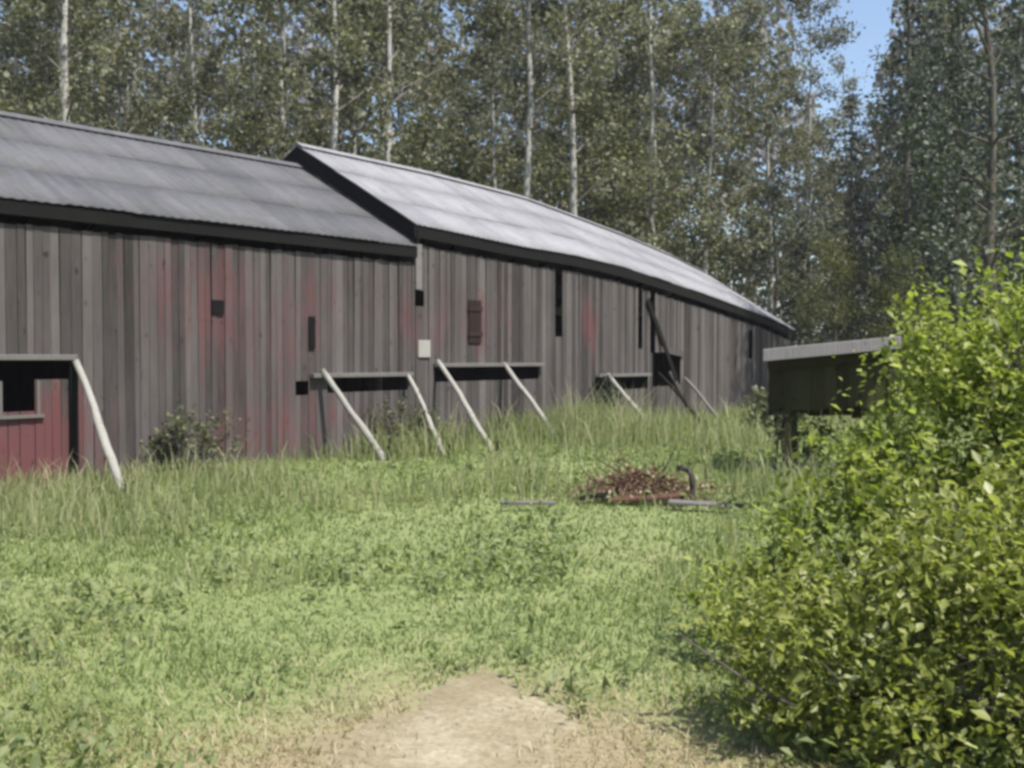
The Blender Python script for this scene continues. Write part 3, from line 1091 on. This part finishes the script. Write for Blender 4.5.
# ------------------------------------------------------------------ trees
def tree_proto(kind, seed):
    """returns (trunk mesh, crown mesh) of one tree standing on the origin"""
    r = np.random.default_rng(seed)
    q = random.Random(seed)
    mb_ = MB()
    if kind == 'birch':
        h = q.uniform(17, 21)
        lean = (q.gauss(0, .5), q.gauss(0, .5))
        n = 9
        path = [(lean[0] * (i / (n - 1)) ** 1.5 + q.gauss(0, .06), lean[1] * (i / (n - 1)) ** 1.5 + q.gauss(0, .06), -.2 + h * i / (n - 1)) for i in range(n)]
        r0 = q.uniform(.12, .21)
        mb_.tube(path, [r0 * (1 - .88 * i / (n - 1)) for i in range(n)], 8, .5)
        C, S = [], []
        for i in range(26):
            t = q.uniform(.2 if seed % 2 else .42, .97)
            z = h * t
            f = t * (n - 1)
            i0 = min(int(f), n - 2)
            base = Vector(path[i0]).lerp(Vector(path[i0 + 1]), f - i0)
            az = q.uniform(0, 2 * math.pi)
            L = (1.0 + 2.2 * math.sin(min(1, (t - .1) / .55) * math.pi * .5) * (1.15 - t)) * q.uniform(.7, 1.2)
            tip = base + Vector((math.cos(az) * L, math.sin(az) * L, L * q.uniform(.35, .9)))
            mid = base.lerp(tip, .5) + Vector((0, 0, .2))
            mb_.tube([base, mid, tip], [.045 * (1.15 - t) + .01, .02, .006], 5, .35, False)
            for kx in (.42, .66, .86, 1.04):
                c_ = base.lerp(tip, kx)
                C.append((c_.x, c_.y, c_.z - .15))
                S.append(q.uniform(.18, .52))
        per, ls, droop = 56, (.09, .24), .5
        bark, leaf = 'birch_bark', 'birch_leaf'
    elif kind == 'alder':
        h = q.uniform(10, 13)
        n = 7
        path = [(q.gauss(0, .12), q.gauss(0, .12), -.2 + h * .9 * i / (n - 1)) for i in range(n)]
        mb_.tube(path, [.17 * (1 - .85 * i / (n - 1)) for i in range(n)], 8, .5)
        C, S = [], []
        for i in range(34):
            t = q.uniform(.15, .95)
            f = t * (n - 1)
            i0 = min(int(f), n - 2)
            base = Vector(path[i0]).lerp(Vector(path[i0 + 1]), f - i0)
            az = q.uniform(0, 2 * math.pi)
            L = (2.9 * math.sin(math.pi * min(1, .18 + t * .8)) ** .7) * q.uniform(.7, 1.1)
            tip = base + Vector((math.cos(az) * L, math.sin(az) * L, L * q.uniform(.2, .7)))
            mb_.tube([base, base.lerp(tip, .5) + Vector((0, 0, .15)), tip], [.05, .025, .008], 5, .4, False)
            for kx in (.5, .75, .95):
                c_ = base.lerp(tip, kx)
                C.append(tuple(c_))
                S.append(q.uniform(.45, .75))
        per, ls, droop = 60, (.10, .22), .2
        bark, leaf = 'bark', 'alder_leaf'
    elif kind == 'silver':
        h = q.uniform(12, 15)
        n = 7
        path = [(q.gauss(0, .15), q.gauss(0, .15), -.2 + h * .92 * i / (n - 1)) for i in range(n)]
        mb_.tube(path, [.19 * (1 - .85 * i / (n - 1)) for i in range(n)], 8, .5)
        C, S = [], []
        for i in range(36):
            t = q.uniform(.2, .97)
            f = t * (n - 1)
            i0 = min(int(f), n - 2)
            base = Vector(path[i0]).lerp(Vector(path[i0 + 1]), f - i0)
            az = q.uniform(0, 2 * math.pi)
            L = (2.8 * math.sin(math.pi * min(1, .2 + t * .75)) ** .7) * q.uniform(.6, 1.15)
            tip = base + Vector((math.cos(az) * L, math.sin(az) * L, L * q.uniform(.3, .8)))
            mb_.tube([base, base.lerp(tip, .5), tip], [.05, .025, .008], 5, .4, False)
            for kx in (.5, .8, 1.0):
                c_ = base.lerp(tip, kx)
                C.append(tuple(c_))
                S.append(q.uniform(.35, .6))
        per, ls, droop = 55, (.10, .20), .1
        bark, leaf = 'bark', 'silver_leaf'
    else:                                                  # spruce
        h = q.uniform(14, 19)
        mb_.tube([(0, 0, -.2), (0, 0, h * .5), (0, 0, h)], [.2, .12, .02], 8, .4)
        P_, T_ = [], []
        nw = 34
        for i in range(nw):
            t = (i + .5) / nw
            z = .6 + (h - .9) * t
            for j in range(8):
                az = q.uniform(0, 2 * math.pi)
                L = (2.9 * (1 - t) ** .85 + .2) * q.uniform(.7, 1.1)
                nl = max(5, int(L * 11))
                for m_ in range(nl):
                    f = q.uniform(.12, 1)
                    P_.append((math.cos(az) * L * f + q.gauss(0, .11), math.sin(az) * L * f + q.gauss(0, .11), z - .30 * L * f * f + q.gauss(0, .08) - .06))
            if i % 3 == 0:
                az = q.uniform(0, 6.28)
                L = 2.6 * (1 - t) ** .85
                mb_.tube([(0, 0, z), (math.cos(az) * L, math.sin(az) * L, z - .3 * L)], [.03, .008], 5, .4, False)
        P = np.array(P_)
        Vv, Ff = leaves(P, r.uniform(.18, .38, len(P)), .35, .6, .05, r, .5)
        tk = mb_.build("trunk", M['bark'])
        cr = np_mesh("crown", Vv, Ff, M['spruce_leaf'], np.repeat(np.clip(r.normal(.45, .22, len(P)), 0, 1), 2))
        return tk, cr
    C, S = np.array(C), np.array(S)
    n = len(C)
    P = np.repeat(C, per, 0) + r.normal(size=(n * per, 3)) * np.repeat(S, per)[:, None] * np.array([.8, .8, .75])
    tw = np.repeat(r.normal(0, .26, n), per)
    Vv, Ff = leaves(P, r.uniform(*ls, len(P)), .7, .3, .1, r, droop)
    tk = mb_.build("trunk", M[bark], None, True)
    cr = np_mesh("crown", Vv, Ff, M[leaf], np.repeat(.45 + tw + r.normal(0, .2, len(P)), 2))
    return tk, cr


PROTO = {}
for kind, cnt in (('birch', 6), ('alder', 3), ('spruce', 3), ('silver', 2)):
    PROTO[kind] = [tree_proto(kind, 100 + 7 * i + len(kind)) for i in range(cnt)]
USED = set()
NAMES = {'birch': 'birch_tree', 'alder': 'alder_tree', 'spruce': 'spruce_tree', 'silver': 'leafy_tree'}


def plant(kind, vi, px, d, label, rot=0.0, sc=1.0, group=None):
    x_, y_ = at(px, d)
    root = empty(NAMES[kind], (x_, y_, float(gz(x_, y_)) if d < 60 else 0), rot, label=label, cat="tree", group=group)
    root.scale = (sc, sc, sc)
    vi = vi % len(PROTO[kind])
    key = (kind, vi)
    for o in PROTO[kind][vi]:
        c_ = o if key not in USED else o.copy()
        if key in USED:
            COL.objects.link(c_)
        c_.parent = root
    USED.add(key)
    return root


NEAR = [
    ('birch', 0, 72, 29, "birch with a pale trunk rising over the far left of the lower roof"),
    ('birch', 1, 120, 34, "birch with a bright short pale trunk just above the lower roof, second from the left"),
    ('birch', 2, 208, 36, "thin birch rising above the middle of the lower roof"),
    ('birch', 3, 333, 30, "pale birch rising just behind the upper corner of the raised roof"),
    ('birch', 4, 394, 31, "straight bright-trunked birch reaching the top of the picture behind the raised roof's left half"),
    ('birch', 5, 524, 33, "birch with a pale trunk above the middle of the raised roof"),
    ('birch', 0, 577, 34, "slim pale-trunked birch in front of the olive alder behind the raised roof"),
    ('birch', 2, 657, 37, "birch with a white upper trunk above the falling part of the raised roof"),
    ('birch', 4, 706, 40, "leaning-looking slender birch above the low right end of the raised roof"),
]
for i, (kd, vi, px, d, lb) in enumerate(NEAR):
    plant(kd, vi, px, d, lb, rot=i * 1.3, sc=1.0)
plant('alder', 0, 585, 39, "round olive-green alder crown behind the middle of the raised roof", .4, 1.0)
plant('alder', 1, 255, 41, "olive alder standing behind the middle of the lower roof", 1.4, 1.05)
plant('alder', 2, 430, 43, "wide olive alder between the birches above the raised roof's left half", 2.2, 1.0)
plant('alder', 1, 20, 36, "dark green alder at the top left corner", 2.9, 1.0)
plant('spruce', 0, 905, 40, "tall dark spruce over the pale roof edge of the shelter", .2, 1.0)
plant('spruce', 1, 955, 34, "dark spruce just above the top of the yellow-green shrub", 1.2, .95)
plant('spruce', 2, 850, 48, "narrow dark spruce below the patch of blue sky", 2.0, .85)
plant('spruce', 0, 1015, 38, "dark spruce at the right edge behind the grey-green leafy tree", 2.6, 1.0)
plant('spruce', 1, 800, 46, "low dark spruce behind the far end of the sagging roof", 2.4, .55)
plant('spruce', 2, 930, 46, "dark spruce deep between the two tall spruces at the right", 1.7, 1.05)
plant('alder', 2, 835, 36, "low dark alder just above the pale roof of the shelter", 1.1, .5)
plant('alder', 0, 900, 31, "low round alder between the shelter roof and the yellow-green shrub", 2.1, .42)
plant('silver', 0, 985, 26, "grey-green leafy tree in the top right corner", .6, 1.0)
plant('silver', 1, 775, 46, "grey-green leafy tree behind the low right end of the raised roof", .6, .85)
q = random.Random(3)
G = "birches deep in the wood behind the barn"
LBL = "slender grey-green birch standing deep in the wood behind the barn"
for i in range(54):
    px = -90 + (i * 24.5) % 1100 + q.uniform(-12, 12)
    d = q.uniform(42, 62)
    if 672 < px < 735:
        px -= 70
    if 812 < px < 885 and d < 57:
        px -= 120
    plant('birch', q.randrange(6), px, d, LBL, q.uniform(0, 6.28), q.uniform(.9, 1.15), G)
for i in range(12):
    px = (-60, 40, 150, 320, 480, 610, 690, 930, 980, 1060, 1120, -130)[i]
    plant('alder', q.randrange(3), px, q.uniform(44, 56), "bushy olive alder half hidden deep in the wood behind the barn", q.uniform(0, 6.28), q.uniform(.85, 1.1), "alders deep in the wood behind the barn")

# the far wood, one mass
n = 120000
th = rng.uniform(R(-48), R(48), n)
dd_ = rng.uniform(72, 96, n)
xx, yy = np.sin(th) * dd_, np.cos(th) * dd_
colh = 26 + 12 * vnoise(np.sin(th) * 84, np.cos(th) * 84, .16, 31) - 15 * np.exp(-((np.degrees(th) - 18.2) / 2.3) ** 2)
zz = rng.random(n) ** .85 * colh
keep = (vnoise(xx, zz, .35, 33) > .33) & ~((np.exp(-((np.degrees(th) - 10.6) / 2.4) ** 2 - ((zz - 11) / 4.5) ** 2) > .45) & (rng.random(n) < .7))
xx, yy, zz = xx[keep], yy[keep], zz[keep]
P = np.stack([xx, yy, zz], 1)
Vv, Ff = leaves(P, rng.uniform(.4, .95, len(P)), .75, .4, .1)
fw = np_mesh("distant_wood", Vv, Ff, M['far_leaf_haze'], np.repeat(np.clip(.2 + .6 * vnoise(xx, zz, .5, 35) + rng.normal(0, .15, len(P)), 0, 1), 2))
tag(fw, "far mass of wood with haze tint painted into its leaves closing the view behind the trees", "wood", kind='stuff')


r = random.Random(9)
mb = MB()
for i in range(120):
    yy = r.uniform(2.5, 5.0)
    xx = float(path_mid(yy)) + r.gauss(0, .4)
    rad = min(.03, r.lognormvariate(-4.6, .5))
    zc = float(gz(xx, yy)) + .010
    pts = []
    for sg in (-1, 1):
        for a in range(4):
            th_ = a * math.pi / 2 + .6
            pts.append((xx + math.cos(th_) * rad * r.uniform(.7, 1.1) * (1 if sg < 0 else .6), yy + math.sin(th_) * rad * r.uniform(.7, 1.1) * (1 if sg < 0 else .6), zc + sg * rad * .45))
    mb.hexa(pts, .5)
tag(mb.build("pebbles", M['stone']), "small brownish pebbles scattered over the bare dirt patch", "pebbles", kind='stuff')

# ------------------------------------------------------------------ the air
mb = MB()
mb.box((-110, -12, -1.6), (110, 108, 42))
k = bpy.data.materials.new("thin_air")
k.use_nodes = True
k.node_tree.nodes.remove(k.node_tree.nodes["Principled BSDF"])
pv_ = k.node_tree.nodes.new("ShaderNodeVolumePrincipled")
pv_.inputs['Color'].default_value = (.88, .88, 1.0, 1)
pv_.inputs['Density'].default_value = .0004
k.node_tree.links.new(pv_.outputs[0], k.node_tree.nodes["Material Output"].inputs['Volume'])
tag(mb.build("haze", k), "thin pale air over the meadow and the wood", "haze", kind='stuff')
